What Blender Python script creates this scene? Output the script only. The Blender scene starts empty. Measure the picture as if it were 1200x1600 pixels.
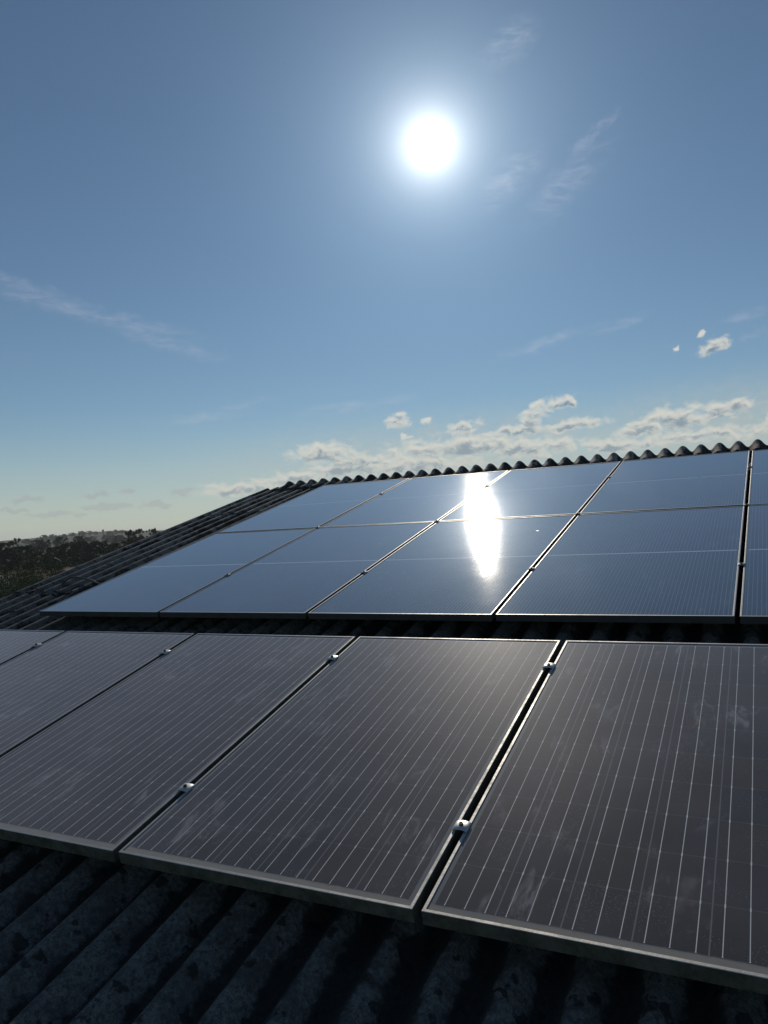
import bpy, bmesh, math, random
from mathutils import Matrix, Vector, noise as mnoise

R = math.radians
random.seed(11)
S = bpy.context.scene
COL = S.collection

# ------------------------------------------------------------------ frame of the place
PITCH = R(14.4555)                 # roof pitch
Z0 = 6.1                           # height of the lower panels' bottom edge above the ground
ROOF = Matrix.Translation((0, 0, Z0)) @ Matrix.Rotation(PITCH, 4, 'X')     # (u along eaves, v up the slope, w off the roof)
SUN = Vector((-0.33404, 0.83345, 0.44021)).normalized()
SUN_EL, SUN_AZ = math.asin(SUN.z), math.atan2(SUN.x, SUN.y)

# ------------------------------------------------------------------ camera
cam_data = bpy.data.cameras.new('camera')
cam = bpy.data.objects.new('camera', cam_data); COL.objects.link(cam)
S.camera = cam
CAM = Vector((0.84045, -1.71855, 0.95938 + Z0))
cam.matrix_world = Matrix(((0.890664, 0.056184, 0.451177, CAM.x),
                           (0.451225, 0.012548, -0.892322, CAM.y),
                           (-0.055795, 0.998342, -0.014176, CAM.z),
                           (0, 0, 0, 1)))
cam_data.sensor_fit = 'VERTICAL'; cam_data.sensor_height = 24.0
cam_data.lens = 24.0 * 1201.1 / 1600.0
cam_data.clip_start = 0.05; cam_data.clip_end = 20000

# ------------------------------------------------------------------ colour management
S.view_settings.view_transform = 'Standard'
S.view_settings.look = 'None'
EXPO = -1.0
S.view_settings.exposure = EXPO
S.view_settings.gamma = 1.0
S.view_settings.use_curve_mapping = False
S.cycles.max_bounces = 8
S.cycles.volume_bounces = 1

# ------------------------------------------------------------------ node helper
class N:
    def __init__(self, tree):
        self.t = tree; tree.nodes.clear()
    def n(self, kind, **kw):
        x = self.t.nodes.new(kind)
        for k, v in kw.items(): setattr(x, k, v)
        return x
    def put(self, sock, v):
        if hasattr(v, 'node'): self.t.links.new(v, sock)
        else: sock.default_value = v
    def m(self, op, a, b=None, c=None, clamp=False):
        x = self.n('ShaderNodeMath', operation=op, use_clamp=clamp)
        for i, v in enumerate((a, b, c)):
            if v is not None: self.put(x.inputs[i], v)
        return x.outputs[0]
    def vm(self, op, a, b=None):
        x = self.n('ShaderNodeVectorMath', operation=op)
        self.put(x.inputs[0], a)
        if b is not None: self.put(x.inputs[1], b)
        return x.outputs['Value' if op in ('LENGTH', 'DOT_PRODUCT', 'DISTANCE') else 'Vector']
    def rng(self, v, a, b, c=0.0, d=1.0, smooth=True):
        x = self.n('ShaderNodeMapRange', interpolation_type='SMOOTHSTEP' if smooth else 'LINEAR')
        self.put(x.inputs['Value'], v)
        x.inputs['From Min'].default_value = a; x.inputs['From Max'].default_value = b
        x.inputs['To Min'].default_value = c; x.inputs['To Max'].default_value = d
        return x.outputs[0]
    def mix(self, f, a, b):
        x = self.n('ShaderNodeMix', data_type='RGBA')
        self.put(x.inputs[0], f)
        for i, v in ((6, a), (7, b)):
            self.put(x.inputs[i], v if hasattr(v, 'node') else (*v, 1.0))
        return x.outputs[2]
    def noise(self, vec, scale, detail=4.0, rough=0.55, dist=0.0):
        x = self.n('ShaderNodeTexNoise')
        self.put(x.inputs['Vector'], vec)
        x.inputs['Scale'].default_value = scale; x.inputs['Detail'].default_value = detail
        x.inputs['Roughness'].default_value = rough; x.inputs['Distortion'].default_value = dist
        return x.outputs['Fac']
    def voro(self, vec, scale, rnd=1.0):
        x = self.n('ShaderNodeTexVoronoi'); self.put(x.inputs['Vector'], vec)
        x.inputs['Scale'].default_value = scale; x.inputs['Randomness'].default_value = rnd
        return x
    def sep(self, v):
        x = self.n('ShaderNodeSeparateXYZ'); self.put(x.inputs[0], v); return x.outputs
    def comb(self, a, b, c=0.0):
        x = self.n('ShaderNodeCombineXYZ')
        for i, v in enumerate((a, b, c)): self.put(x.inputs[i], v)
        return x.outputs[0]
    def mapping(self, v, loc=(0, 0, 0), rot=(0, 0, 0), scale=(1, 1, 1), kind='POINT'):
        x = self.n('ShaderNodeMapping', vector_type=kind); self.put(x.inputs[0], v)
        x.inputs['Location'].default_value = loc; x.inputs['Rotation'].default_value = rot; x.inputs['Scale'].default_value = scale
        return x.outputs[0]

# ------------------------------------------------------------------ world: sky, glow round the sun, clouds
world = bpy.data.worlds.new('World'); S.world = world
world.use_nodes = True
SKY_STRENGTH = 0.10
def build_world():
    g = N(world.node_tree)
    sky = g.n('ShaderNodeTexSky', sky_type='NISHITA')
    sky.sun_disc = False
    sky.sun_elevation = SUN_EL; sky.sun_rotation = SUN_AZ
    sky.altitude = 100; sky.air_density = 1.0; sky.dust_density = 0.0; sky.ozone_density = 4.5
    tc = g.n('ShaderNodeTexCoord').outputs['Generated']
    d = g.vm('NORMALIZE', tc)
    x, y, z = g.sep(d)
    K = 2.0 ** (-EXPO) / SKY_STRENGTH          # cloud colours below are written as they leave the exposure
    az = g.m('MULTIPLY', g.m('ARCTAN2', x, y), 57.29578)
    el = g.m('MULTIPLY', g.m('ARCSINE', z), 57.29578)
    P = g.comb(az, el, 0.0)
    # breaking up of cloud edges
    wn = g.n('ShaderNodeTexNoise'); g.put(wn.inputs['Vector'], P)
    wn.inputs['Scale'].default_value = 1.1; wn.inputs['Detail'].default_value = 8
    warp = g.vm('MULTIPLY', g.vm('SUBTRACT', wn.outputs['Color'], (0.5, 0.5, 0.5)), (1.9, 1.1, 0.0))
    PW = g.vm('ADD', P, warp)
    def blobs(lst, src):
        acc = None
        for a, e, ra, re, rot in lst:
            p = src
            if acc is not None:                      # one after the other: keeps the shader within its stack
                ma = g.n('ShaderNodeVectorMath', operation='MULTIPLY_ADD')
                g.t.links.new(acc, ma.inputs[0]); ma.inputs[1].default_value = (1e-9, 1e-9, 0); g.t.links.new(src, ma.inputs[2]); p = ma.outputs[0]
            q = g.vm('LENGTH', g.mapping(p, (a, e, 0), (0, 0, R(rot)), (ra, re, 1), 'TEXTURE'))
            b = g.rng(q, 1.55, 0.05)
            acc = b if acc is None else g.m('MAXIMUM', acc, b)
        return acc
    heaps = [(-3.01, 10.6, 1.15, .62, 25), (-3.8, 11.55, .6, .22, 25), (-5.34, 10.78, .3, .17, 20), (-25.4, 7.5, 1.1, .55, 5), (-24.9, 6.3, .4, .3, 0),
             (-23.3, 7.3, .6, .24, 10), (-20.6, 6.7, 1.4, .6, 10), (-17.4, 6.1, 2.3, .5, 12), (-14.9, 7.5, 1.3, .8, 15), (-13.3, 8.0, 1.1, .5, 15),
             (-12.4, 6.3, 2.6, .45, 5), (-15.6, 6.7, 1.3, .85, 10), (-20.8, 5.3, 6.0, .95, 0), (-16.2, 4.9, 4.8, .75, 0), (-31.1, 5.4, 3.0, .9, 0),
             (-28.5, 4.7, 2.8, .7, 0), (-33.5, 3.7, 3.6, .6, 4), (-37.3, 3.0, 3.6, .5, 0), (-5.5, 6.1, 3.4, .95, 5), (-3.0, 6.3, 2.4, .7, 10),
             (-8.1, 5.7, 1.9, .5, 12), (-3.9, 4.8, 4.8, .5, 0), (-24.5, 4.2, 6.0, .9, 0), (-29.5, 4.1, 4.0, .6, 0), (-9.5, 4.6, 3.5, .6, 0), (2.5, 5.2, 3.5, .9, 0), (8, 5.6, 4, 1.0, 0), (15, 5, 5, .9, 0)]
    m1 = blobs(heaps, PW)
    Q = g.vm('MULTIPLY', P, (1.0, 1.7, 1.0))
    f = g.noise(Q, 0.85, 12, 0.60, 0.6)
    dens = g.m('ADD', g.m('MULTIPLY', m1, 0.95), g.m('MULTIPLY', g.m('SUBTRACT', f, 0.5), 2.6))
    a1 = g.m('MULTIPLY', g.rng(dens, 0.05, 0.90), g.rng(m1, 0.0, 0.5))
    up = g.noise(g.vm('ADD', Q, (0.10, 0.34, 0.0)), 0.85, 12, 0.60, 0.6)
    m1u = blobs([(h[0], h[1] - h[3] * .25, h[2] * .9, h[3] * .75, h[4]) for h in heaps if h[2] > 1.05], PW)
    above = g.m('ADD', g.m('MULTIPLY', m1u, 0.9), g.m('MULTIPLY', g.m('SUBTRACT', up, 0.5), 2.4))
    core = g.rng(above, 0.35, 1.15)
    # faint flat banks low over the horizon
    low = blobs([(-47.3, 3.1, 1.0, .28, 0), (-51.7, 2.9, 1.2, .22, 0), (-46.5, 2.3, 2.2, .33, 0), (-41.4, 3.1, 1.3, .28, 0), (-49.8, 1.8, 2.4, .3, 0), (-43.3, 2.2, 1.8, .35, 0),
                 (-52.5, 2.2, 1.6, .25, 0), (-45.0, 3.3, .7, .25, 0), (-57, 2.4, 2.0, .4, 0), (-62, 3, 3, .4, 0)], PW)
    a2 = g.m('MULTIPLY', g.rng(g.m('ADD', g.m('MULTIPLY', low, 0.8), g.m('MULTIPLY', g.m('SUBTRACT', f, 0.5), 1.4)), 0.25, 0.7), 0.55)
    # thin high wisps
    wisps = blobs([(-47.0, 15.5, 7.0, .55, -12), (-41.5, 13.4, 3.5, .5, -14), (-52.5, 17.2, 4.0, .5, -14), (-16.0, 23.5, 2.6, 1.1, 35), (-12.0, 22.6, 3.4, 1.0, 35),
                   (-10.0, 25.3, 2.0, .35, 30), (-15.6, 31.3, 2.0, 1.0, 20), (-14.0, 12.3, 3.6, .35, 12), (-9.0, 12.9, 2.0, .3, 12), (-0.8, 12.4, 1.4, .3, 10),
                   (-40, 8.3, 3.0, .35, 5), (-36.5, 9.2, 2.0, .3, 5), (-28, 8.8, 4.0, .4, 5), (-0.3, 11.2, .8, .25, 10)], PW)
    fw = g.noise(g.mapping(P, (0, 0, 0), (0, 0, R(20)), (0.35, 1.3, 1)), 1.2, 8, 0.65, 0.6)
    a3 = g.m('MULTIPLY', g.m('MULTIPLY', wisps, g.rng(fw, 0.30, 0.80)), 0.40)
    # the sun's glow in the hazy air
    c = g.vm('DOT_PRODUCT', d, tuple(SUN))
    ang = g.m('MULTIPLY', g.m('ARCCOSINE', g.m('MINIMUM', c, 0.999999)), 57.29578)
    disc = g.m('ADD', g.m('MULTIPLY', g.rng(ang, 1.8, 1.0), 0.60 * K), g.m('MULTIPLY', g.rng(ang, 1.45, 0.4), 6.0 * K))
    halo = g.m('MULTIPLY', g.m('POWER', 2.71828, g.m('MULTIPLY', ang, -0.62)), 1.15 * K)
    halo = g.m('ADD', halo, g.m('MULTIPLY', g.m('POWER', 2.71828, g.m('MULTIPLY', ang, -1.25)), 1.9 * K))
    wide = g.m('MULTIPLY', g.m('POWER', 2.71828, g.m('MULTIPLY', ang, -0.16)), 0.50 * K)
    base = g.n('ShaderNodeHueSaturation'); base.inputs['Saturation'].default_value = 0.95
    g.t.links.new(sky.outputs[0], base.inputs['Color'])
    colr = g.vm('MULTIPLY', base.outputs[0], (1.09, 1.13, 1.07))
    def kc(c): return tuple(v * K for v in c)
    colr = g.mix(a3, colr, kc((0.50, 0.53, 0.62)))
    colr = g.mix(a2, colr, kc((0.30, 0.34, 0.36)))
    veil = g.m('MULTIPLY', blobs([(-20, 4.0, 17, 3.4, 0), (0, 4.4, 14, 3.6, 0)], PW), g.rng(f, 0.25, 0.75, 0.30, 0.85))
    colr = g.mix(veil, colr, kc((0.44, 0.47, 0.44)))
    ccol = g.mix(core, kc((0.70, 0.68, 0.60)), kc((0.18, 0.26, 0.33)))
    colr = g.mix(g.m('MULTIPLY', a1, 0.85), colr, ccol)
    colr = g.mix(g.m('MULTIPLY', g.rng(el, 9.0, 0.0), 0.42), colr, kc((0.50, 0.515, 0.485)))
    def addc(a, fac, col):
        e = g.vm('MULTIPLY', g.comb(fac, fac, fac), col)
        return g.vm('ADD', a, e)
    colr = addc(colr, wide, (0.66, 0.88, 1.0))
    colr = addc(colr, halo, (1.0, 0.97, 0.92))
    colr = addc(colr, disc, (1.0, 0.97, 0.90))
    bg = g.n('ShaderNodeBackground'); bg.inputs['Strength'].default_value = SKY_STRENGTH
    g.t.links.new(colr, bg.inputs['Color'])
    out = g.n('ShaderNodeOutputWorld'); g.t.links.new(bg.outputs[0], out.inputs['Surface'])
build_world()
world.cycles.sampling_method = 'MANUAL'; world.cycles.sample_map_resolution = 2048

# ------------------------------------------------------------------ sun
sun_data = bpy.data.lights.new('sun', 'SUN')
sun_data.energy = 5.0; sun_data.angle = R(0.5); sun_data.color = (1.0, 0.90, 0.76)
sun = bpy.data.objects.new('sun', sun_data); COL.objects.link(sun)
sun.rotation_euler = SUN.to_track_quat('Z', 'Y').to_euler()
sun.location = SUN * 50

# ------------------------------------------------------------------ object helpers
def tag(o, label=None, cat=None, group=None, kind=None):
    if label: o['label'] = label
    if cat: o['category'] = cat
    if group: o['group'] = group
    if kind: o['kind'] = kind
    return o
def empty(name, mat=None, parent=None):
    o = bpy.data.objects.new(name, None); COL.objects.link(o)
    o.empty_display_size = 0.2
    if parent: o.parent = parent
    if mat is not None: o.matrix_local = mat
    return o
def link(name, mesh, parent=None, mat=None):
    o = bpy.data.objects.new(name, mesh); COL.objects.link(o)
    if parent: o.parent = parent
    if mat is not None: o.matrix_local = mat
    return o
def mesh_of(name, verts, faces, material=None, smooth=False):
    me = bpy.data.meshes.new(name); me.from_pydata([tuple(v) for v in verts], [], faces); me.update()
    if material: me.materials.append(material)
    if smooth:
        for p in me.polygons: p.use_smooth = True
    return me
def bm_mesh(name, bm, material=None, smooth=False):
    me = bpy.data.meshes.new(name); bm.normal_update(); bm.to_mesh(me); bm.free()
    if material: me.materials.append(material)
    if smooth:
        for p in me.polygons: p.use_smooth = True
    return me
def add_box(bm, x0, x1, y0, y1, z0, z1):
    vs = [bm.verts.new(p) for p in ((x0,y0,z0),(x1,y0,z0),(x1,y1,z0),(x0,y1,z0),(x0,y0,z1),(x1,y0,z1),(x1,y1,z1),(x0,y1,z1))]
    for f in ((3,2,1,0),(4,5,6,7),(0,1,5,4),(1,2,6,5),(2,3,7,6),(3,0,4,7)): bm.faces.new([vs[i] for i in f])
def add_tube(bm, pts, rads, n=8, cap=True):
    rings = []
    for i, p in enumerate(pts):
        p = Vector(p)
        t = (Vector(pts[min(i+1, len(pts)-1)]) - Vector(pts[max(i-1, 0)])).normalized()
        a = t.orthogonal().normalized() if i == 0 else (a - t * a.dot(t)).normalized()
        b = t.cross(a)
        r = rads[i] if isinstance(rads, (list, tuple)) else rads
        rings.append([bm.verts.new(p + (a * math.cos(k*math.tau/n) + b * math.sin(k*math.tau/n)) * r) for k in range(n)])
    for i in range(len(rings)-1):
        for k in range(n):
            bm.faces.new((rings[i][k], rings[i][(k+1)%n], rings[i+1][(k+1)%n], rings[i+1][k]))
    if cap:
        bm.faces.new(rings[0][::-1]); bm.faces.new(rings[-1])

# ------------------------------------------------------------------ materials
def new_mat(name):
    m = bpy.data.materials.new(name); m.use_nodes = True
    g = N(m.node_tree)
    b = g.n('ShaderNodeBsdfPrincipled'); o = g.n('ShaderNodeOutputMaterial')
    g.t.links.new(b.outputs[0], o.inputs['Surface'])
    return m, g, b
def bump(g, b, h, dist, strength=1.0):
    x = g.n('ShaderNodeBump'); x.inputs['Distance'].default_value = dist; x.inputs['Strength'].default_value = strength
    g.put(x.inputs['Height'], h); g.t.links.new(x.outputs[0], b.inputs['Normal'])
    return x

def cell_mat(name, W, L, mx, my, nx, ny, bars, mid, dusty):
    """solar cells under glass: x across, y up the panel, metres"""
    m, g, b = new_mat(name)
    tc = g.n('ShaderNodeTexCoord').outputs['Object']
    x, y, z = g.sep(tc)
    rnd = g.n('ShaderNodeObjectInfo').outputs['Random']
    off = g.comb(g.m('MULTIPLY', rnd, 37.0), g.m('MULTIPLY', rnd, 91.0), 0.0)
    P = g.vm('ADD', tc, off)
    px = (W - 2*mx) / nx
    cx = g.m('DIVIDE', g.m('SUBTRACT', x, mx), px)
    half = L / 2
    if mid:
        yy = g.m('ABSOLUTE', g.m('SUBTRACT', y, half))            # mirrored about the middle gap
        py = (half - my - mid) / ny
        cy = g.m('DIVIDE', g.m('SUBTRACT', yy, mid), py)
        ny_max = ny
    else:
        py = (L - 2*my) / ny
        cy = g.m('DIVIDE', g.m('SUBTRACT', y, my), py)
    def edge(c, p, w):                                              # 1 within w of a whole number of cells
        fr = g.m('FRACT', g.m('ADD', c, 0.5))
        return g.m('LESS_THAN', g.m('MULTIPLY', g.m('ABSOLUTE', g.m('SUBTRACT', fr, 0.5)), p), w)
    inx = g.m('MULTIPLY', g.m('GREATER_THAN', cx, 0.012), g.m('LESS_THAN', cx, nx - 0.012))
    iny = g.m('MULTIPLY', g.m('GREATER_THAN', cy, 0.0), g.m('LESS_THAN', cy, ny))
    inside = g.m('MULTIPLY', inx, iny)
    gapx = edge(cx, px, 0.0017 if not mid else 0.0009)
    gapy = edge(cy, py, 0.0011 if not mid else 0.0007)
    bx = g.m('MULTIPLY', cx, bars)
    bar_w = 0.0010 if not mid else 0.0009
    bar_w = g.m('ADD', bar_w, g.m('MULTIPLY', edge(cy, py, 0.006), 0.0007 if not mid else 0.0))
    fr = g.m('SUBTRACT', g.m('FRACT', bx), 0.5)
    bar = g.m('LESS_THAN', g.m('MULTIPLY', g.m('ABSOLUTE', fr), px / bars), bar_w)
    bar = g.m('MULTIPLY', bar, inx)
    if not mid:
        bar = g.m('MULTIPLY', bar, g.m('MULTIPLY', g.m('GREATER_THAN', y, my + 0.004), g.m('LESS_THAN', y, L - my + 0.004)))
    # cells: faint differences from cell to cell
    ci = g.comb(g.m('FLOOR', cx), g.m('FLOOR', cy), g.m('MULTIPLY', rnd, 50.0))
    wn = g.n('ShaderNodeTexWhiteNoise'); g.t.links.new(ci, wn.inputs['Vector'])
    v = wn.outputs['Value']
    if dusty:
        cell = g.mix(v, (0.0050, 0.0070, 0.0140), (0.0190, 0.0140, 0.0125))
    else:
        cell = g.mix(v, (0.0050, 0.0075, 0.0160), (0.0065, 0.0095, 0.0190))
    back = (0.17, 0.18, 0.19) if dusty else (0.03, 0.034, 0.045)
    col = g.mix(inside, back, cell)
    if dusty:
        col = g.mix(g.m('MULTIPLY', gapx, inside), col, (0.16, 0.165, 0.18))
        col = g.mix(g.m('MULTIPLY', gapy, inside), col, (0.075, 0.08, 0.09))
    else:
        col = g.mix(g.m('MULTIPLY', g.m('MAXIMUM', gapx, gapy), inside), col, (0.014, 0.016, 0.022))
        # the middle gap's ribbon
        rib = g.m('LESS_THAN', g.m('ABSOLUTE', g.m('SUBTRACT', y, half)), 0.0065)
        brk = g.m('GREATER_THAN', g.noise(g.vm('MULTIPLY', P, (9.0, 0.0, 0.0)), 1.0, 2), 0.36)
        col = g.mix(g.m('MULTIPLY', g.m('MULTIPLY', rib, brk), inx), col, (0.85, 0.86, 0.88))
    col = g.mix(bar, col, (0.92, 0.91, 0.87) if dusty else (0.34, 0.35, 0.37))
    # dust film, dried drops, smears and droppings
    big = g.noise(P, 2.1, 6, 0.6)
    film = g.rng(big, 0.25, 0.8, 0.35, 1.0)
    n2 = g.noise(g.vm('MULTIPLY', P, (1.0, 0.35, 1.0)), 16, 6, 0.7, 0.8)
    smear = g.m('MULTIPLY', g.rng(n2, 0.50, 0.70), g.rng(g.noise(P, 3.4, 4), 0.48, 0.62))
    vo = g.voro(g.vm('ADD', P, g.vm('MULTIPLY', g.n('ShaderNodeTexNoise', ).outputs['Color'], (0.0, 0.0, 0.0))), 150)
    drops = g.m('MULTIPLY', g.rng(vo.outputs['Distance'], 0.32, 0.16), g.rng(g.noise(P, 5.5, 4), 0.49, 0.62))
    spk = g.voro(P, 3.2)
    sd = g.m('ADD', spk.outputs['Distance'], g.m('MULTIPLY', g.m('SUBTRACT', g.noise(P, 60, 3), 0.5), 0.10))
    keep = g.m('GREATER_THAN', g.sep(spk.outputs['Color'])[0], 0.70)
    spot = g.m('MULTIPLY', g.m('LESS_THAN', sd, 0.030 if not dusty else 0.012), keep)
    if dusty:
        amt = g.m('ADD', g.m('MULTIPLY', film, 0.21), g.m('ADD', g.m('MULTIPLY', smear, 0.60), g.m('MULTIPLY', drops, 0.34)))
        # dirt washed down against the lower frame
        dn = g.m('ADD', y, g.m('MULTIPLY', g.m('SUBTRACT', g.noise(P, 24, 5), 0.5), 0.018))
        dirt = g.rng(dn, 0.036, 0.022)
        upb = g.m('MULTIPLY', g.rng(g.m('ADD', y, g.m('MULTIPLY', g.m('SUBTRACT', big, 0.5), 0.5)), L - 0.45, L), 0.06)
        amt = g.m('ADD', amt, upb)
        col = g.mix(amt, col, (0.325, 0.31, 0.315))
        col = g.mix(g.m('MULTIPLY', dirt, g.rng(g.noise(P, 9, 5), 0.2, 0.6, 0.55, 1.0)), col, (0.33, 0.30, 0.25))
        col = g.mix(spot, col, (0.35, 0.35, 0.33))
    else:
        amt = g.m('ADD', g.m('MULTIPLY', film, 0.11), g.m('ADD', g.m('MULTIPLY', smear, 0.30), g.m('MULTIPLY', drops, 0.03)))
        col = g.mix(amt, col, (0.35, 0.36, 0.36))
        col = g.mix(spot, col, (0.55, 0.54, 0.50))
        dirt = None
    g.t.links.new(col, b.inputs['Base Color'])
    mat_rough = g.m('ADD', g.m('MULTIPLY', film, 0.02), 0.44 if dusty else 0.031)
    rough = g.m('ADD', mat_rough, g.m('MULTIPLY', spot, 0.4))
    if dusty: rough = g.m('ADD', rough, g.m('MULTIPLY', dirt, 0.4))
    g.t.links.new(rough, b.inputs['Roughness'])
    b.inputs['Specular IOR Level'].default_value = 0.014 if dusty else 0.5
    b.inputs['IOR'].default_value = 1.5 if dusty else 1.7
    b.inputs['Sheen Weight'].default_value = 0.22 if dusty else 0.05
    b.inputs['Sheen Roughness'].default_value = 0.45
    b.inputs['Sheen Tint'].default_value = (0.97, 0.96, 1.0, 1)
    b.inputs['Coat Weight'].default_value = 1.0
    b.inputs['Coat Roughness'].default_value = 0.055 if dusty else 0.036
    b.inputs['Coat IOR'].default_value = 1.43 if dusty else 1.66
    gl = g.noise(g.vm('MULTIPLY', P, (0.16, 1.0, 1.0)), 260, 3, 0.6)
    gw = g.noise(P, 2.5, 2, 0.5)
    h = g.m('ADD', g.m('MULTIPLY', gl, 0.22 if not dusty else 0.12), g.m('MULTIPLY', gw, 1.0))
    bx_ = g.n('ShaderNodeBump'); bx_.inputs['Distance'].default_value = 0.0008; bx_.inputs['Strength'].default_value = 0.6
    g.put(bx_.inputs['Height'], h)
    g.t.links.new(bx_.outputs[0], b.inputs['Normal']); g.t.links.new(bx_.outputs[0], b.inputs['Coat Normal'])
    return m

def alu_mat(name, base, rough, dirtamt, dirtcol=(0.05, 0.05, 0.04), metal=0.85):
    m, g, b = new_mat(name)
    tc = g.n('ShaderNodeTexCoord').outputs['Object']
    rnd = g.n('ShaderNodeObjectInfo').outputs['Random']
    P = g.vm('ADD', tc, g.comb(g.m('MULTIPLY', rnd, 17.0), g.m('MULTIPLY', rnd, 53.0), 0.0))
    n = g.noise(P, 14, 7, 0.65); n2 = g.noise(P, 90, 4, 0.6)
    k = g.m('MULTIPLY', g.rng(g.m('ADD', g.m('MULTIPLY', n, 0.7), g.m('MULTIPLY', n2, 0.3)), 0.35, 0.65), dirtamt)
    col = g.mix(k, base, dirtcol)
    g.t.links.new(col, b.inputs['Base Color'])
    g.t.links.new(g.m('MULTIPLY', g.m('SUBTRACT', 1.0, k), metal), b.inputs['Metallic'])
    g.t.links.new(g.m('ADD', rough, g.m('MULTIPLY', k, 0.3)), b.inputs['Roughness'])
    bump(g, b, n2, 0.0006, 0.5)
    return m

PER, AMP = 0.163, 0.030
UC, VR = -4.470, 6.41               # a crest's place, the ridge
def roof_mat():
    m, g, b = new_mat('weathered_fibre_cement')
    tc = g.n('ShaderNodeTexCoord').outputs['Object']
    big = g.noise(tc, 1.6, 6, 0.6); med = g.noise(tc, 9, 7, 0.65, 0.4); fine = g.noise(tc, 70, 6, 0.7)
    w3 = g.n('ShaderNodeTexNoise'); g.put(w3.inputs['Vector'], tc); w3.inputs['Scale'].default_value = 22; w3.inputs['Detail'].default_value = 6
    spots = g.voro(g.vm('ADD', tc, g.vm('MULTIPLY', w3.outputs['Color'], (0.09, 0.09, 0.09))), 19)
    gran = g.noise(tc, 190, 4, 0.7)
    col = g.mix(g.rng(g.m('ADD', g.m('MULTIPLY', fine, 0.6), g.m('MULTIPLY', gran, 0.4)), 0.36, 0.64), (0.060, 0.060, 0.056), (0.215, 0.21, 0.19))
    col = g.mix(g.rng(g.sep(tc)[1], 1.2, 5.8, 0.0, 0.75), col, g.mix(g.rng(fine, 0.3, 0.7), (0.27, 0.25, 0.22), (0.46, 0.43, 0.38)))
    col = g.mix(g.rng(med, 0.44, 0.62, 0.0, 0.7), col, (0.060, 0.060, 0.055))
    sc_ = g.sep(spots.outputs['Color'])
    lich = g.m('MULTIPLY', g.rng(g.m('SUBTRACT', spots.outputs['Distance'], g.m('MULTIPLY', sc_[0], 0.25)), 0.25, 0.08), g.m('GREATER_THAN', sc_[1], 0.5))
    col = g.mix(g.m('MULTIPLY', lich, 0.8), col, (0.022, 0.022, 0.020))
    pale = g.m('MULTIPLY', g.rng(g.noise(tc, 33, 5, 0.7), 0.60, 0.70), 0.5)
    col = g.mix(pale, col, (0.26, 0.25, 0.22))
    gu = g.sep(tc)
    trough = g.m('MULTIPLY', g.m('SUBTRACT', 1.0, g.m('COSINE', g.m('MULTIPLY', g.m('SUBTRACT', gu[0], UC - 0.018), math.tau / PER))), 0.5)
    grime_shade = g.rng(g.m('ADD', g.m('ADD', g.m('MULTIPLY', big, 0.95), g.m('MULTIPLY', med, 0.45)), g.m('MULTIPLY', trough, 0.34)), 0.82, 0.92)  # mossy grime patches, plus occlusion shade painted into the corrugation troughs
    col = g.mix(g.m('MULTIPLY', grime_shade, 0.8), col, (0.018, 0.018, 0.015))
    g.t.links.new(col, b.inputs['Base Color'])
    b.inputs['Roughness'].default_value = 0.92
    b.inputs['Specular IOR Level'].default_value = 0.25
    h = g.m('ADD', g.m('MULTIPLY', fine, 0.4), g.m('ADD', g.m('MULTIPLY', med, 0.6), g.m('MULTIPLY', lich, 0.5)))
    bump(g, b, h, 0.006, 0.8)
    return m
def plain_mat(name, c1, c2, scale, rough=0.9, bumpd=0.0, metal=0.0):
    m, g, b = new_mat(name)
    tc = g.n('ShaderNodeTexCoord').outputs['Object']
    n = g.noise(tc, scale, 6, 0.65)
    g.t.links.new(g.mix(g.rng(n, 0.3, 0.7), c1, c2), b.inputs['Base Color'])
    b.inputs['Roughness'].default_value = rough; b.inputs['Metallic'].default_value = metal
    b.inputs['Specular IOR Level'].default_value = 0.3
    if bumpd: bump(g, b, n, bumpd, 0.8)
    return m

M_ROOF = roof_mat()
M_MOSS = plain_mat('dry_moss', (0.020, 0.022, 0.014), (0.060, 0.058, 0.040), 60, 1.0, 0.01)
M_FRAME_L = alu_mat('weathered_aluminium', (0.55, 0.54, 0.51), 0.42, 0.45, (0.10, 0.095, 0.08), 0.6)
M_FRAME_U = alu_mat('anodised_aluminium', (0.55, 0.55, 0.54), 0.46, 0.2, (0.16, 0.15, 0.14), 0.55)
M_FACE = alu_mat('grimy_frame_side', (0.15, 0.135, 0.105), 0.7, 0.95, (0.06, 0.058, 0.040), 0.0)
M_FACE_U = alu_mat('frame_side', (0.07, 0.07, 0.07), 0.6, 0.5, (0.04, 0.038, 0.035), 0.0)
M_CLAMP = alu_mat('cast_aluminium', (0.66, 0.66, 0.65), 0.40, 0.25, (0.22, 0.22, 0.21), 0.55)
M_BOLT = plain_mat('bolt_steel', (0.03, 0.03, 0.032), (0.07, 0.07, 0.07), 120, 0.5, 0, 0.5)
M_RAIL = plain_mat('rail_aluminium', (0.12, 0.12, 0.12), (0.20, 0.20, 0.19), 30, 0.5, 0, 0.5)
M_RUBBER = plain_mat('cable_rubber', (0.05, 0.05, 0.05), (0.10, 0.10, 0.095), 80, 0.55)
M_WALL = plain_mat('barn_render', (0.26, 0.25, 0.22), (0.36, 0.34, 0.30), 5, 0.95, 0.004)

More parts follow.
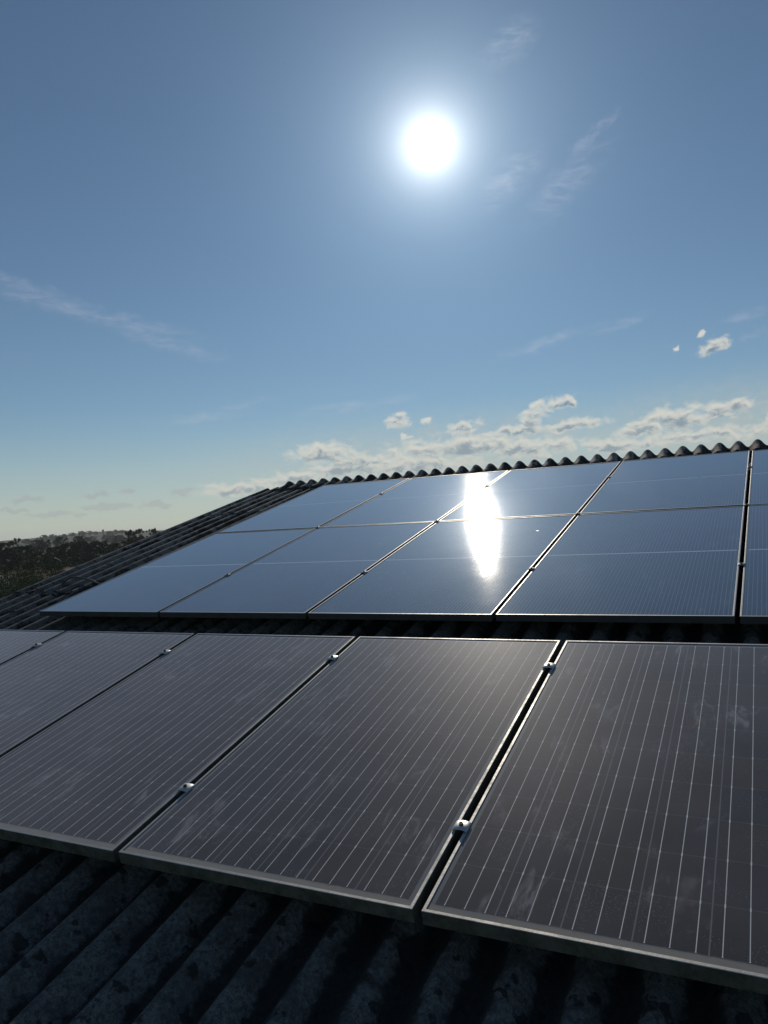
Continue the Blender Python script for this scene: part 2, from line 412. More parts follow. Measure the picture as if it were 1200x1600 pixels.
# ------------------------------------------------------------------ solar panels
def frame_mesh(name, W, L, H, lip, mats):
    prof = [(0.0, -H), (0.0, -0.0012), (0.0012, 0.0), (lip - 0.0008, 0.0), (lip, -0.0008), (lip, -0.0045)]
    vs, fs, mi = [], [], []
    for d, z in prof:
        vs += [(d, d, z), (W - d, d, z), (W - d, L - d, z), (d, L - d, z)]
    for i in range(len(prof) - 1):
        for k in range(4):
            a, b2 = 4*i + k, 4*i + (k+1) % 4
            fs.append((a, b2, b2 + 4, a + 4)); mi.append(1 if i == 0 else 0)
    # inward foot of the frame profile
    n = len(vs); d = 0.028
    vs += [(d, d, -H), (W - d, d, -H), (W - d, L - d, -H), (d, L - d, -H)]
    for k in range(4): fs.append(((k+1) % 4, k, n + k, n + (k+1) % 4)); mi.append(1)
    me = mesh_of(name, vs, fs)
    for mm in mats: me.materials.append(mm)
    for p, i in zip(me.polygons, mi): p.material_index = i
    return me
def glass_mesh(name, W, L, lip, material):
    bm = bmesh.new(); add_box(bm, lip + 0.0012, W - lip - 0.0012, lip + 0.0012, L - lip - 0.0012, -0.0080, -0.0026)
    return bm_mesh(name, bm, material)
def seal_mesh(name, W, L, lip, material):
    """dark seal strip round the glass"""
    bm = bmesh.new(); a, b2, z0, z1 = lip, lip + 0.0012, -0.0078, -0.0040
    add_box(bm, a, W - a, a, b2, z0, z1); add_box(bm, a, W - a, L - b2, L - a, z0, z1)
    add_box(bm, a, b2, b2, L - b2, z0, z1); add_box(bm, W - b2, W - a, b2, L - b2, z0, z1)
    return bm_mesh(name, bm, material)
def rail_mesh(name, W, H, top, foot, vpos):
    bm = bmesh.new()
    add_box(bm, -0.004, W + 0.004, vpos - 0.02, vpos + 0.02, -top - H, -top)
    for xx in (W * 0.25, W * 0.75): add_box(bm, xx - 0.02, xx + 0.02, vpos - 0.03, vpos + 0.03, -top - H - foot, -top - H)
    return bm_mesh(name, bm, M_RAIL)

W1, L1, G1 = 0.992, 1.6416, 0.0241
W2, L2, G2, GV = 1.0710, 1.9534, 0.0214, 0.020
CELL_L = cell_mat('dusty_cells', W1, L1, 0.022, 0.031, 6, 10, 3, 0, True)
CELL_U = cell_mat('half_cut_cells', W2, L2, 0.016, 0.016, 6, 11, 9, 0.011, False)
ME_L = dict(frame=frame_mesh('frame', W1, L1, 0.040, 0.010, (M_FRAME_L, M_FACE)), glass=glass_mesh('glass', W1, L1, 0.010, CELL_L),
            seal=seal_mesh('seal', W1, L1, 0.010, M_RUBBER),
            rails=[rail_mesh('mounting_rail', W1, 0.040, 0.0405, 0.036, v) for v in (0.335, 1.385)])
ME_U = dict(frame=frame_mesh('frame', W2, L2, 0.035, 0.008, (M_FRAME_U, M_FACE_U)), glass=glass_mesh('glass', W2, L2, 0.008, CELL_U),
            seal=seal_mesh('seal', W2, L2, 0.008, M_RUBBER),
            rails=[rail_mesh('mounting_rail', W2, 0.030, 0.0355, 0.012, v) for v in (0.71, 1.25)])
UP0 = Vector((-1.5, 3.9, 0.0))
rv = Vector((-0.01231, 0.00117, -0.00521))
UPPER = ROOF @ Matrix.Translation(UP0) @ Matrix.Rotation(rv.length, 4, rv.normalized()) @ Matrix.Translation(-UP0)

def solar_panel(base, M, label, group, jig):
    o = empty('solar_panel', M @ jig)
    tag(o, label, 'solar panel', group)
    link('frame', base['frame'], o); link('glass', base['glass'], o); link('seal', base['seal'], o)
    for r in base['rails']: link('mounting_rail', r, o)
    return o
GL = 'dusty solar panels of the lower row'
low_labels = {0: 'near dusty panel cut off by the right photo edge, with the boldest bright busbars',
              -1: 'whole dusty panel, second from the right in the near row',
              -2: 'dusty near-row panel with all but its lower left corner visible',
              -3: 'dusty near-row panel at the left whose lower half runs out of frame',
              -4: 'small sliver of dusty panel at far left end of the near row'}
for i in range(0, -5, -1):
    u = i * (W1 + G1) + G1 / 2
    jig = Matrix.Translation((u, 0, 0)) @ Matrix.Rotation(R(random.uniform(-.05, .05)), 4, 'Y')
    solar_panel(ME_L, ROOF, low_labels[i], GL, jig)
U0, V0, DW = -3.6711, 1.9573, -0.03
GU = 'dark blue solar panels of the upper array'
up_labels = [['leftmost panel of the upper array, bottom row, its corner beside the grey corrugated verge',
              'bottom-row upper array panel second from the left, reflecting plain blue sky',
              'bottom-row upper array panel holding the lower tip of the sun glare',
              'bottom-row upper array panel right of the glare, fine vertical busbar lines showing',
              'cut-off bottom-row panel of the upper array at the right photo edge'],
             ['top-row corner panel under the left end of the ridge caps',
              'second top-row panel from the left under the ridge, holding the glare top end',
              'top-row panel under the ridge, third from the left, its left corner in the glare',
              'widest-looking top-row panel, fourth from the left under the ridge',
              'cut-off top-row panel under the ridge at the right photo edge']]
for r in range(2):
    for i in range(5):
        jig = Matrix.Translation((U0 + i * (W2 + G2), V0 + r * (L2 + GV), DW)) @ Matrix.Rotation(R(random.uniform(-.07, .07)), 4, 'Y') @ Matrix.Rotation(R(random.uniform(-.05, .05)), 4, 'X')
        solar_panel(ME_U, UPPER, up_labels[r][i], GU, jig)

# ------------------------------------------------------------------ clamps in the seams
def clamp_mesh(w, l, t, rise):
    """arched cap plate with two turned-down wings, hollow below"""
    bm = bmesh.new(); n = 12
    top, bot = [], []
    for j, yy in enumerate((-l/2, -l/2 + 0.0015, l/2 - 0.0015, l/2)):
        cut = 0.0012 if j in (0, 3) else 0.0
        rt, rb = [], []
        for i in range(n + 1):
            s = i / n; xx = (s - .5) * w
            a = rise * max(0.0, math.cos((s - .5) * math.pi)) ** 0.55
            rt.append(bm.verts.new((xx, yy, t + a - cut))); rb.append(bm.verts.new((xx * 0.94, yy, max(0.0004, a - 0.0004))))
        top.append(rt); bot.append(rb)
    for j in range(3):
        for i in range(n):
            bm.faces.new((top[j][i], top[j][i+1], top[j+1][i+1], top[j+1][i]))
            bm.faces.new((bot[j][i], bot[j+1][i], bot[j+1][i+1], bot[j][i+1]))
        bm.faces.new((top[j][0], top[j+1][0], bot[j+1][0], bot[j][0]))
        bm.faces.new((top[j][n], bot[j][n], bot[j+1][n], top[j+1][n]))
    for i in range(n):
        bm.faces.new((top[0][i], bot[0][i], bot[0][i+1], top[0][i+1]))
        bm.faces.new((top[3][i], top[3][i+1], bot[3][i+1], bot[3][i]))
    return bm_mesh('clamp_plate', bm, M_CLAMP, True)
def bolt_mesh(z, r):
    bm = bmesh.new()
    add_tube(bm, [(0, 0, z - 0.075), (0, 0, z + 0.0005)], 0.004, 10)
    def ring(rr, zz, n): return [bm.verts.new((rr*math.cos(k*math.tau/n), rr*math.sin(k*math.tau/n), zz)) for k in range(n)]
    rs = [ring(r, z, 18), ring(r, z + 0.0045, 18), ring(r*0.92, z + 0.0055, 18), ring(r*0.58, z + 0.0055, 18), ring(r*0.55, z + 0.001, 18)]
    for a, b2 in zip(rs, rs[1:]):
        for k in range(18): bm.faces.new((a[k], a[(k+1) % 18], b2[(k+1) % 18], b2[k]))
    bm.faces.new(rs[-1])
    return bm_mesh('bolt', bm, M_BOLT)
CL_L = (clamp_mesh(0.046, 0.042, 0.0030, 0.0055), bolt_mesh(0.0084, 0.0065))
M_CLAMP = alu_mat('dull_aluminium', (0.36, 0.36, 0.355), 0.6, 0.4, (0.15, 0.15, 0.14), 0.3)
CL_U = (clamp_mesh(0.034, 0.036, 0.0025, 0.0022), bolt_mesh(0.0045, 0.0055))
def clamp(ms, M, label, group):
    label = label.replace('on the near-row seam that leaves the photo at its left edge', 'on the near-row seam that leaves the left photo edge')
    o = empty('panel_clamp', M); tag(o, label, 'clamp', group)
    link('clamp_plate', ms[0], o); link('bolt', ms[1], o)
low_seam = {0: 'between the cut-off right panel and its left neighbour', -1: 'left of the whole middle near-row panel',
            -2: 'on the near-row seam that leaves the photo at its left edge', -3: 'on the leftmost near-row seam'}
for i in range(0, -4, -1):
    for v, where in ((0.335, 'lower'), (1.385, 'upper')):
        if i == -3 and v < 1: continue
        vv = v + (0.03 if i == -3 else 0.0) + random.uniform(-.006, .006)
        clamp(CL_L, ROOF @ Matrix.Translation((i * (W1 + G1), vv, 0.0003)),
              f'{where} silver clamp with black bolt, {low_seam[i]}', 'silver clamps of the near row')
up_seam = ['first seam from the left', 'second seam from the left', 'third seam, beside the glare', 'seam nearest the right photo edge']
for i in range(4):
    for v, where in ((2.67, 'low on'), (3.921, 'at the row joint of'), (5.16, 'high on')):
        clamp(CL_U, UPPER @ Matrix.Translation((U0 + (i + 1) * (W2 + G2) - G2 / 2, v, DW + 0.0004)),
              f'tiny upper array clamp {where} the {up_seam[i]}', 'small clamps of the upper array')

# ------------------------------------------------------------------ barn with its corrugated roof
CREST = -0.118
def wave(u): return AMP * (math.cos(math.tau * (u - UC) / PER) - 1.0)
def skew(u, v): return u + 0.0052 * (v - VR)
barn = empty('barn', Matrix.Identity(4))
tag(barn, 'barn with weathered grey corrugated roof carrying all the solar panels', 'barn')
def sheet(u0, u1, v0, v1, lift0, lift1, seed):
    """one corrugated sheet, 6 mm thick, with a broken edge"""
    rnd = random.Random(seed)
    nu = max(6, int(round((u1 - u0) / PER * 14))); nv = max(4, int((v1 - v0) / 0.25))
    T = 0.0065
    top, bot = [], []
    jag = [rnd.uniform(-.004, .004) for _ in range(nu + 1)]
    for j in range(nv + 1):
        s = j / nv
        rt, rb = [], []
        for i in range(nu + 1):
            u = u0 + (u1 - u0) * i / nu
            v = v0 + (v1 - v0) * s + (jag[i] if j in (0, nv) else 0)
            w = CREST + wave(u) + lift0 + (lift1 - lift0) * s + 0.003 * mnoise.noise(Vector((u * 1.3, v * 1.1, seed * 3.7)))
            rt.append((skew(u, v), v, w)); rb.append((skew(u, v), v, w - T))
        top.append(rt); bot.append(rb)
    vs = [p for r in top for p in r] + [p for r in bot for p in r]
    n = (nu + 1); off = n * (nv + 1); fs = []
    for j in range(nv):
        for i in range(nu):
            a = j * n + i
            fs.append((a, a + 1, a + n + 1, a + n)); fs.append((off + a, off + a + n, off + a + n + 1, off + a + 1))
    for i in range(nu):
        fs.append((i, off + i, off + i + 1, i + 1)); b2 = nv * n + i
        fs.append((b2, b2 + 1, off + b2 + 1, off + b2))
    for j in range(nv):
        a = j * n
        fs.append((a, a + n, off + a + n, off + a)); c = j * n + nu
        fs.append((c, off + c, off + c + n, c + n))
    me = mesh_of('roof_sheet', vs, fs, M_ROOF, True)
    me.set_sharp_from_angle(angle=R(50))
    return me
courses = [(-3.2, 0.36, 2), (0.22, 2.80, 2), (2.66, 5.20, 2), (5.06, 6.39, 1.55)]   # bottom, top, how many crests past the ridge cap's end
k = 0
for ci, (v0, v1, extra) in enumerate(courses):
    left = UC - extra * PER - 0.36 * PER
    u = left
    while u < 4.2:
        w = 7 * PER
        k += 1
        l0 = 0.010 + 0.0016 * (k % 2); l1 = 0.0016 * (k % 2)
        if ci == 0: l0 = 0.0016 * (k % 2)
        link('roof_sheet', sheet(u, u + w + 0.045, v0, v1, l0, l1, k), barn, ROOF.copy())
        u += w
# ridge caps: a short near wing lying on the sheets, the raised ridge, a far wing
def ridge_cap(u0, u1, seed):
    rnd = random.Random(seed)
    slope = math.tan(2 * PITCH)
    prof = [(-0.26, 0.026, 1.0), (-0.14, 0.026, 1.0), (-0.08, 0.030, 1.0), (-0.04, 0.042, 1.0), (-0.012, 0.052, 1.0), (0.0, 0.054, 1.0), (0.02, 0.050, 1.0), (0.05, 0.036, 1.0), (0.12, -0.01, 1.0), (0.26, 0.026 - 0.26 * slope, 1.0)]
    nu = int(round((u1 - u0) / PER * 16)); T = 0.008
    top, bot = [], []
    dv, dw = rnd.uniform(-.006, .006), rnd.uniform(-.003, .004)
    for (pv, pw, am) in prof:
        rt, rb = [], []
        for i in range(nu + 1):
            u = u0 + (u1 - u0) * i / nu
            q = math.tau * (u - UC) / PER
            wv = AMP * 1.08 * ((math.cos(q) - 0.07 * math.cos(2*q)) - 0.93)
            v = VR + pv + dv; w = CREST + pw + dw + wv * am
            rt.append((u, v, w)); rb.append((u, v - 0.003, w - T))
        top.append(rt); bot.append(rb)
    n = nu + 1; nv = len(prof) - 1
    vs = [p for r in top for p in r] + [p for r in bot for p in r]; off = n * len(prof); fs = []
    for j in range(nv):
        for i in range(nu):
            a = j * n + i
            fs.append((a, a + 1, a + n + 1, a + n)); fs.append((off + a, off + a + n, off + a + n + 1, off + a + 1))
        a = j * n; c = j * n + nu
        fs.append((a, a + n, off + a + n, off + a)); fs.append((c, off + c, off + c + n, c + n))
    for i in range(nu):
        fs.append((i, off + i, off + i + 1, i + 1)); b2 = nv * n + i
        fs.append((b2, b2 + 1, off + b2 + 1, off + b2))
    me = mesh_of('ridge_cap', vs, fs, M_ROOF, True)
    me.set_sharp_from_angle(angle=R(60))
    return me
u = UC - 0.42 * PER; k = 0
while u < 4.3:
    k += 1
    link('ridge_cap', ridge_cap(u, u + 7 * PER + 0.02, 400 + k), barn, ROOF @ Matrix.Translation((0, 0, 0.002 * (k % 2))))
    u += 7 * PER
def W_(u, v, w): return ROOF @ Vector((u, v, w))
# far slope, eaves and walls (out of the photo, they carry the roof)
def far_slope():
    vs, fs = [], []
    A = W_(0, VR + 0.02, CREST - 0.02)
    nu = 400
    for i in range(nu + 1):
        u = -4.86 + 9.1 * i / nu
        for s in (0.0, 9.3):
            vs.append((u, A.y + s * math.cos(PITCH), A.z - 0.012 - s * math.sin(PITCH) + wave(u)))
    for i in range(nu): fs.append((2*i, 2*i+2, 2*i+3, 2*i+1))
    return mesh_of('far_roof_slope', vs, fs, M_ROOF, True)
link('far_roof_slope', far_slope(), barn)
yb, yt = W_(0, -3.0, 0).y, W_(0, VR, 0)
def gable(x0, x1):
    zb = W_(0, -3.0, CREST - 0.10).z; zt = W_(0, VR, CREST - 0.10).z
    ye = yt.y + (yt.y - yb)
    pts = [(yb, -0.2), (ye, -0.2), (ye, zb), (yt.y, zt), (yb, zb)]
    vs = [(x0, y, z) for y, z in pts] + [(x1, y, z) for y, z in pts]
    fs = [(0, 1, 2, 3, 4)[::-1], (5, 6, 7, 8, 9)] + [(i, (i+1) % 5, 5 + (i+1) % 5, 5 + i) for i in range(5)]
    return mesh_of('wall', vs, fs, M_WALL)
link('wall', gable(-4.70, -4.45), barn); link('wall', gable(3.9, 4.15), barn)
bm = bmesh.new(); zb = W_(0, -3.0, CREST - 0.14).z
add_box(bm, -4.45, 3.9, yb, yb + 0.25, -0.2, zb - 0.05)
link('wall', bm_mesh('wall', bm, M_WALL), barn)
bm = bmesh.new(); ye = yt.y + (yt.y - yb); add_box(bm, -4.45, 3.9, ye - 0.25, ye, -0.2, zb - 0.05)
link('wall', bm_mesh('wall', bm, M_WALL), barn)

# moss cushions along the verge and the laps
def moss():
    bm = bmesh.new(); rnd = random.Random(5)
    def cushion(u, v, r):
        base = CREST + wave(u) + 0.004
        if v > 6.15: return
        m = bmesh.ops.create_icosphere(bm, subdivisions=2, radius=1.0)
        sx, sy, sz = r * rnd.uniform(.8, 1.5), r * rnd.uniform(1.0, 2.2), r * rnd.uniform(.45, .8)
        sd = rnd.uniform(0, 99)
        for vv in m['verts']:
            c = vv.co; kf = 1 + 0.45 * mnoise.noise(c * 2.3 + Vector((sd, 0, 0)))
            vv.co = Vector((skew(u, v) + c.x * sx * kf, v + c.y * sy * kf, base + c.z * sz * kf))
    for _ in range(120):
        v = rnd.uniform(1.9, 4.9); e = rnd.choice((UC - 2.36 * PER, UC - 2.2 * PER, UC - 1.5 * PER, UC - 1.5 * PER, UC - 2.5 * PER + .03))
        if rnd.random() < (5.2 - v) / 3.4: cushion(e + rnd.uniform(-.02, .02), v, rnd.uniform(.010, .026))
    for c, n, a in ((2.66, 26, -4.84), (5.06, 14, -4.7), (2.25, 14, -4.82)):
        for _ in range(n): cushion(rnd.uniform(a, -3.65), c + rnd.uniform(-.06, .03), rnd.uniform(.008, .022))
    for _ in range(70):
        cushion(UC + PER * (0.5 + rnd.randint(-2, 4)) + rnd.uniform(-.02, .02), rnd.uniform(1.7, 5.7), rnd.uniform(.006, .016))
    return bm_mesh('moss', bm, M_MOSS, True)
tag(link('moss', moss(), None, ROOF.copy()), 'dark moss cushions along the roof verge and sheet laps', 'moss', None, 'stuff')

# loose cable by the verge
pts = [(-3.86, 2.76, -.108), (-3.95, 2.79, -.106), (-4.033, 2.813, -.100), (-4.156, 2.853, -.085), (-4.295, 2.893, -.080), (-4.401, 2.908, -.080), (-4.441, 2.888, -.085), (-4.454, 2.857, -.100), (-4.482, 2.842, -.115), (-4.51, 2.80, -.135)]
def catmull(p, n=6):
    out = []
    P = [Vector(q) for q in p]; P = [P[0]] + P + [P[-1]]
    for i in range(1, len(P) - 2):
        for j in range(n):
            t = j / n
            out.append(0.5 * ((2*P[i]) + (P[i+1]-P[i-1])*t + (2*P[i-1]-5*P[i]+4*P[i+1]-P[i+2])*t*t + (3*P[i]-P[i-1]-3*P[i+1]+P[i+2])*t**3))
    out.append(P[-2]); return out
bm = bmesh.new(); add_tube(bm, catmull(pts), 0.0075, 10)
tag(link('cable', bm_mesh('cable', bm, M_RUBBER, True), None, ROOF.copy()), 'thin loose cable looping over the corrugations beside the leftmost upper panel', 'cable')

# ------------------------------------------------------------------ countryside beyond the verge
def place(px, py, dist):
    """compass direction of a spot of the photo, at a distance in metres"""
    f = 1201.1
    c = Vector(((px - 600) / f, -(py - 800) / f, -1.0))
    d = cam.matrix_world.to_3x3() @ c
    h = math.hypot(d.x, d.y)
    return CAM.x + d.x / h * dist, CAM.y + d.y / h * dist, CAM.z + d.z / h * dist

def ground_mat():
    m, g, b = new_mat('fields')
    tc = g.n('ShaderNodeTexCoord').outputs['Object']
    n = g.noise(tc, 0.35, 8, 0.6)
    fld = g.voro(g.vm('ADD', tc, g.vm('MULTIPLY', g.comb(g.noise(tc, 0.004, 3), g.noise(tc, 0.005, 3)), (60, 60, 0))), 0.006)
    hue = g.sep(fld.outputs['Color'])[0]
    col = g.mix(g.rng(n, .3, .7), (0.030, 0.045, 0.018), (0.060, 0.072, 0.030))
    col = g.mix(g.m('MULTIPLY', g.m('GREATER_THAN', hue, 0.66), 0.8), col, (0.080, 0.080, 0.045))
    g.t.links.new(col, b.inputs['Base Color']); b.inputs['Roughness'].default_value = 1.0
    b.inputs['Specular IOR Level'].default_value = 0.1
    return m
M_GROUND = ground_mat()
M_STUBBLE = plain_mat('dry_stubble', (0.085, 0.060, 0.038), (0.130, 0.098, 0.060), 0.6, 1.0)
M_HILL = plain_mat('wooded_hill', (0.022, 0.034, 0.020), (0.070, 0.085, 0.045), 0.012, 1.0)
M_FIELD = plain_mat('pale_field', (0.085, 0.105, 0.050), (0.12, 0.14, 0.07), 0.02, 1.0)
# the land: a sheet rising to hills far off
def land_z(x, y):
    x -= CAM.x; y -= CAM.y
    r = math.hypot(x, y); z = 0.0
    if r > 600:
        az = math.degrees(math.atan2(x, y))
        s = min(1.0, (r - 600) / 1400.0)
        z = s * s * (14 + 16 * mnoise.noise(Vector((az * 0.045, r * 0.0006, 1.3))) + 9 * math.exp(-((az + 47.0) / 3.4) ** 2))
        if r > 2300: z -= (r - 2300) * 0.012
    return z
def land():
    vs, fs = [], []
    rad = [0, 12, 25, 45, 70, 100, 140, 190, 250, 320, 420, 550, 700, 900, 1150, 1450, 1800, 2200, 2700, 3300, 4200, 6000]
    na = 180
    for r in rad:
        for k in range(na):
            a = k * math.tau / na
            x, y = math.sin(a) * r, math.cos(a) * r
            z = land_z(CAM.x + x, CAM.y + y)
            vs.append((CAM.x + x, CAM.y + y, z))
    for j in range(len(rad) - 1):
        for k in range(na):
            a, b2 = j * na + k, j * na + (k+1) % na
            fs.append((a, b2, b2 + na, a + na) if j else (a, b2 + na, a + na))
    return mesh_of('land', vs, fs, M_GROUND, True)
tag(link('ground', land()), 'green and straw coloured fields rising to low hills', None, None, 'structure')
def patch(name, pts, z, material, label):
    vs = [(p[0], p[1], z) for p in pts]
    tag(link(name, mesh_of(name, vs, [tuple(range(len(vs)))], material)), label, None, None, 'structure')
sp = [place(-90, 905, 150), place(190, 905, 150), place(190, 890, 212), place(-90, 890, 212)]
patch('stubble_field', sp, 0.02, M_STUBBLE, 'brown stubble field below the dark hedges')

# trees: tapered trunk, limbs, a crown of many leaf clumps
def leaf_mat(name, c1, c2):
    m, g, b = new_mat(name)
    tc = g.n('ShaderNodeTexCoord').outputs['Object']
    n = g.noise(tc, 1.1, 4, 0.6)
    rnd = g.n('ShaderNodeObjectInfo').outputs['Random']
    col = g.mix(g.rng(n, .3, .7), c1, c2)
    hs = g.n('ShaderNodeHueSaturation'); g.t.links.new(col, hs.inputs['Color'])
    g.t.links.new(g.m('ADD', 0.75, g.m('MULTIPLY', rnd, 0.5)), hs.inputs['Value'])
    g.t.links.new(hs.outputs[0], b.inputs['Base Color'])
    b.inputs['Roughness'].default_value = 0.8; b.inputs['Specular IOR Level'].default_value = 0.2
    return m
M_LEAF = leaf_mat('tree_leaves', (0.020, 0.040, 0.020), (0.034, 0.064, 0.028))
M_BUSH = leaf_mat('pale_leaves', (0.055, 0.075, 0.030), (0.100, 0.115, 0.055))
M_BARK = plain_mat('bark', (0.045, 0.038, 0.030), (0.085, 0.072, 0.058), 8, 1.0, 0.01)
def tree_meshes(seed, H, spread, base, nclump, nleaf, leaf, material, multi=False):
    """trunk mesh and crown mesh, standing on z = 0"""
    rnd = random.Random(seed)
    bt, bc = bmesh.new(), bmesh.new()
    tips = []
    lean = Vector((rnd.uniform(-.05, .05), rnd.uniform(-.05, .05), 0)) * H
    top = Vector((0, 0, H * 0.62)) + lean
    if not multi:
        add_tube(bt, [(0, 0, -0.2), lean * 0.3 + Vector((0, 0, H * .25)), top], [H * .030, H * .022, H * .008], 7)
    for kx in range(9 if not multi else 14):
        a = kx * 2.4 + rnd.uniform(-.4, .4)
        s = rnd.uniform(.30, .95) if not multi else 0.02
        p0 = Vector((0, 0, H * .22 + (H * .40) * s * .9)) + lean * s if not multi else Vector((rnd.uniform(-.3, .3) * spread, rnd.uniform(-.3, .3) * spread, -0.1))
        rr = spread * rnd.uniform(.55, 1.0) * (1.0 if multi else (1.1 - 0.5 * abs(s - .45)))
        hz = rnd.uniform(base, 0.95) * H
        p2 = Vector((math.cos(a) * rr * .8, math.sin(a) * rr * .8, max(hz, p0.z + .1 * H)))
        p1 = (p0 + p2) / 2 + Vector((0, 0, -0.03 * H))
        add_tube(bt, [p0, p1, p2], [H * .011, H * .007, H * .002], 5)
        tips.append(p2)
    clumps = []
    for i in range(nclump):
        if rnd.random() < .45: c = rnd.choice(tips) + Vector((rnd.gauss(0, .13), rnd.gauss(0, .13), rnd.gauss(0, .10))) * spread * 1.2
        else:
            a = rnd.uniform(0, math.tau); q = rnd.random() ** .5; hz = rnd.uniform(base, 1.0)
            env = math.sin(min(1.0, max(0.05, (hz - base) / (1.02 - base))) ** 0.75 * math.pi) ** .55
            c = Vector((math.cos(a) * q * spread * env, math.sin(a) * q * spread * env, hz * H)) + lean * hz
        clumps.append((c, rnd.uniform(.10, .24) * spread))
    for c, r in clumps:
        for _ in range(nleaf):
            d = Vector((rnd.gauss(0, 1), rnd.gauss(0, 1), rnd.gauss(0, .75))); d.normalize()
            p = c + d * r * rnd.random() ** .45
            n = Vector((rnd.gauss(0, 1), rnd.gauss(0, 1), rnd.gauss(0, 1) + .4)).normalized()
            t = n.orthogonal().normalized(); t.rotate(Matrix.Rotation(rnd.uniform(0, 6.3), 3, n)); b2 = n.cross(t)
            s = leaf * rnd.uniform(.6, 1.4)
            vs = [bc.verts.new(p + t * s), bc.verts.new(p + b2 * s * .55), bc.verts.new(p - t * s), bc.verts.new(p - b2 * s * .55 + n * s * .2)]
            bc.faces.new(vs)
    return bm_mesh('trunk', bt, M_BARK, True), bm_mesh('crown', bc, material)
kinds = [tree_meshes(1, 10, 3.6, .25, 95, 95, .17, M_LEAF), tree_meshes(2, 10, 4.4, .32, 105, 95, .18, M_LEAF),
         tree_meshes(3, 10, 3.0, .38, 50, 80, .17, M_LEAF), tree_meshes(4, 10, 4.6, .06, 140, 110, .19, M_LEAF, True)]
bushk = tree_meshes(7, 4, 4.2, .04, 150, 90, .085, M_BUSH, True)
def tree(name, cat, ms, px, top_y, base_y, dist, label, group, wide=1.0, H=10.0):
    """base_y None: stands on the flat ground"""
    x, y, zt = place(px, top_y, dist)
    zb = 0.0 if base_y is None else place(px, base_y, dist)[2]
    s = (zt - zb) / (H * 1.02)
    M = Matrix.Translation((x, y, zb)) @ Matrix.Rotation(random.uniform(0, 6.3), 4, 'Z') @ Matrix.Diagonal((s * wide, s * wide, s, 1))
    o = empty(name, M); tag(o, label, cat, group)
    link('trunk', ms[0], o); link('crown', ms[1], o)
GT = 'trees in the valley beyond the verge'
T = [('tree', 2, 27, 840.5, 240, 'dark tree with a ragged spiky top standing above the far left hedge', .75),
     ('tree', 1, 8, 848, 245, 'rounded dark tree cut by the left photo edge', 1.2),
     ('tree', 0, 205, 828.5, 300, 'tall tree, left one of the pair beside the roof verge', .85),
     ('tree', 2, 219, 826, 290, 'tall tree, right one of the pair beside the roof verge', 1.0),
     ('tree', 1, 239, 826.5, 340, 'lone round-crowned tree on the skyline just above the roof verge', .62),
     ('tree', 1, 63, 843.5, 420, 'dark tree left of the gap in the middle distance row', .8),
     ('tree', 0, 74, 842.5, 450, 'small tree right of the gap in the middle distance row', .6),
     ('tree', 1, 94, 838.5, 480, 'broad tree in the middle distance, left of the mast', .75),
     ('tree', 2, 105, 840, 500, 'thin tree between the two broad trees left of the mast', .7),
     ('tree', 1, 122, 837.5, 470, 'broad tree nearest the mast on its left side', .75),
     ('tree', 0, 165, 836, 900, 'tree clump at the foot of the mast', 1.2),
     ('tree', 3, 45, 853, 232, 'wide bushy tree in the dark hedge line right of the spiky tree', 1.3),
     ('tree', 3, 105, 850, 230, 'wide bushy tree in the hedge line behind the pale bush', 1.5),
     ('tree', 3, 126, 846, 240, 'big dark bushy tree rising right of the thin lamp post', 1.4),
     ('tree', 3, 150, 846, 235, 'dark bushy tree below the mast', 1.3),
     ('tree', 3, 178, 849, 232, 'bushy tree right of the mast, just above the verge', 1.4),
     ('tree', 3, 80, 856, 228, 'low bushy tree above the pale bush', 1.3),
     ('tree', 3, -22, 851, 235, 'bushy tree at the hedge end reaching in from the left edge', 1.4),
     ('tree', 3, 14, 858, 226, 'low wide bushy tree at the left edge below the spiky tree', 1.5),
     ('tree', 3, 206, 844, 235, 'bushy tree half hidden by the verge under the tall pair', 1.2)]
for k, (px, hgt, dist, wide) in enumerate([(58, 9, 1250, 1.2), (68, 11, 1350, 1.4), (82, 10, 1420, 1.6), (90, 8, 1380, 1.0), (112, 9, 1500, 1.8), (128, 11, 1450, 1.5), (140, 9, 1550, 2.0), (150, 8, 1500, 1.6),
                                           (172, 9, 1400, 2.0), (182, 10, 1480, 1.5), (192, 8, 1520, 2.2), (100, 10, 1330, 1.3), (120, 9, 1100, 1.6), (145, 8, 1000, 2.0), (176, 8, 950, 2.2), (88, 8, 900, 1.8), (40, 9, 1150, 1.5), (186, 9, 760, 1.8), (132, 9, 720, 1.6), (52, 9, 700, 1.5)]):
    x, y, _ = place(px, 840, dist)
    s_ = hgt / 10.0
    kk = kinds[(0, 1, 3)[k % 3]]
    o = empty('tree', Matrix.Translation((x, y, land_z(x, y) - 0.3)) @ Matrix.Rotation(k * 1.7, 4, 'Z') @ Matrix.Diagonal((s_ * wide, s_ * wide, s_, 1)))
    tag(o, 'faint small tree dotted along the slope of the far hazy hill', 'tree', 'trees on the far hill')
    link('trunk', kk[0], o); link('crown', kk[1], o)
for nm, kk, px, ty, dist, lab, wide in T:
    tree(nm, 'tree', kinds[kk], px, ty, None, dist, lab, GT, wide)
tree('bush', 'bush', bushk, 66, 872, None, 120, 'pale green bush in front of the brown stubble field', 'bushes below the barn', .85, 4.0)
tree('bush', 'bush', bushk, 14, 893, None, 98, 'dim bush at the left photo edge below the stubble field', 'bushes below the barn', 1.1, 4.0)
tree('bush', 'bush', bushk, -25, 902, None, 90, 'darker bush cut by the left edge, closest to the roof', 'bushes below the barn', 1.3, 4.0)
tree('bush', 'bush', bushk, 45, 905, None, 84, 'low dark bush between the pale bush and the verge', 'bushes below the barn', 1.0, 4.0)

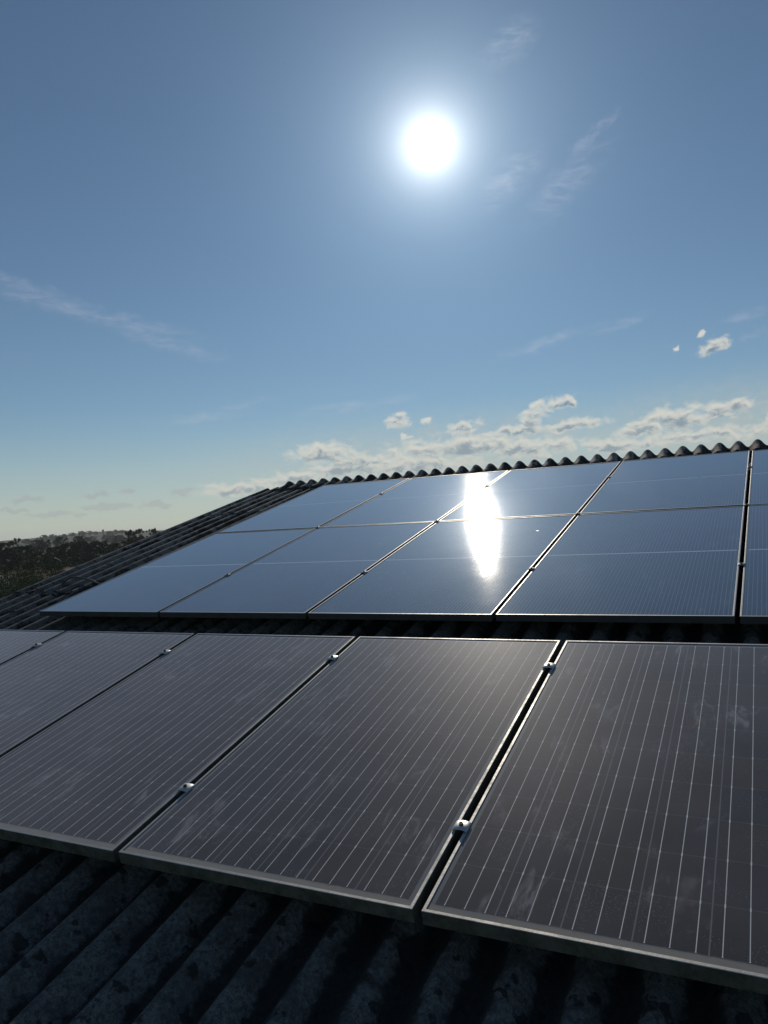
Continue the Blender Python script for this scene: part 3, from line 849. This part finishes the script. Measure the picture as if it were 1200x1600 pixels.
# mast on the far hill, lamp post by the field
M_STEEL = plain_mat('mast_steel', (0.20, 0.20, 0.20), (0.30, 0.30, 0.30), 2, 0.6, 0, 0.3)
x, y, zt = place(161, 827.5, 1300); zb = place(161, 842, 1300)[2]
mast = empty('radio_mast', Matrix.Translation((x, y, zb))); tag(mast, 'slim radio mast with antennas on the far hill', 'mast')
Hm = zt - zb
bm = bmesh.new(); add_tube(bm, [(0, 0, -2), (0, 0, Hm)], [0.9, 0.5], 8); link('pole', bm_mesh('pole', bm, M_STEEL), mast)
for k in range(3):
    a = k * math.tau / 3; bm = bmesh.new()
    cx, cy = math.cos(a) * 1.1, math.sin(a) * 1.1
    add_box(bm, cx - .45, cx + .45, cy - .45, cy + .45, Hm * .66, Hm * 1.0); add_box(bm, min(0, cx), max(0, cx), cy * .5 - .1, cy * .5 + .1, Hm * .8, Hm * .82)
    link('antenna', bm_mesh('antenna', bm, M_STEEL), mast)
x, y, zt = place(95, 876, 150)
lamp = empty('lamp_post', Matrix.Translation((x, y, 0))); tag(lamp, 'thin pale lamp post with a slanting arm beside the stubble field', 'lamp post')
M_PALE = plain_mat('galvanised_post', (0.40, 0.40, 0.38), (0.5, 0.5, 0.48), 3, 0.6)
bm = bmesh.new(); add_tube(bm, [(0, 0, -0.1), (0, 0, zt)], [0.09, 0.06], 8); link('pole', bm_mesh('pole', bm, M_PALE), lamp)
rt = cam.matrix_world.to_3x3() @ Vector((-1, 0, 0)); rt.z = 0; rt.normalize()
bm = bmesh.new(); add_tube(bm, [(0, 0, zt - .02), tuple(rt * 0.45 + Vector((0, 0, zt + .28))), tuple(rt * 0.85 + Vector((0, 0, zt + .5)))], [0.05, 0.05, 0.04], 6)
link('arm', bm_mesh('arm', bm, M_PALE), lamp)
bm = bmesh.new(); h = rt * 0.98 + Vector((0, 0, zt + .56)); add_tube(bm, [tuple(h - rt * .18 - Vector((0, 0, .1))), tuple(h), tuple(h + rt * .16 + Vector((0, 0, .08)))], [0.05, 0.12, 0.05], 8)
link('lamp_head', bm_mesh('lamp_head', bm, M_PALE), lamp)

# ------------------------------------------------------------------ haze over the valley
hm = bpy.data.materials.new('haze_air'); hm.use_nodes = True
g = N(hm.node_tree)
pv = g.n('ShaderNodeVolumePrincipled'); pv.inputs['Color'].default_value = (0.80, 0.88, 0.95, 1); pv.inputs['Density'].default_value = 0.00012
pv.inputs['Anisotropy'].default_value = 0.3
go = g.n('ShaderNodeOutputMaterial'); g.t.links.new(pv.outputs[0], go.inputs['Volume'])
bm = bmesh.new(); add_box(bm, CAM.x - 6200, CAM.x + 6200, CAM.y - 6200, CAM.y + 6200, -60.0, 62.0)
tag(link('haze', bm_mesh('haze', bm, hm)), 'thin pale haze over the valley', None, None, 'stuff')
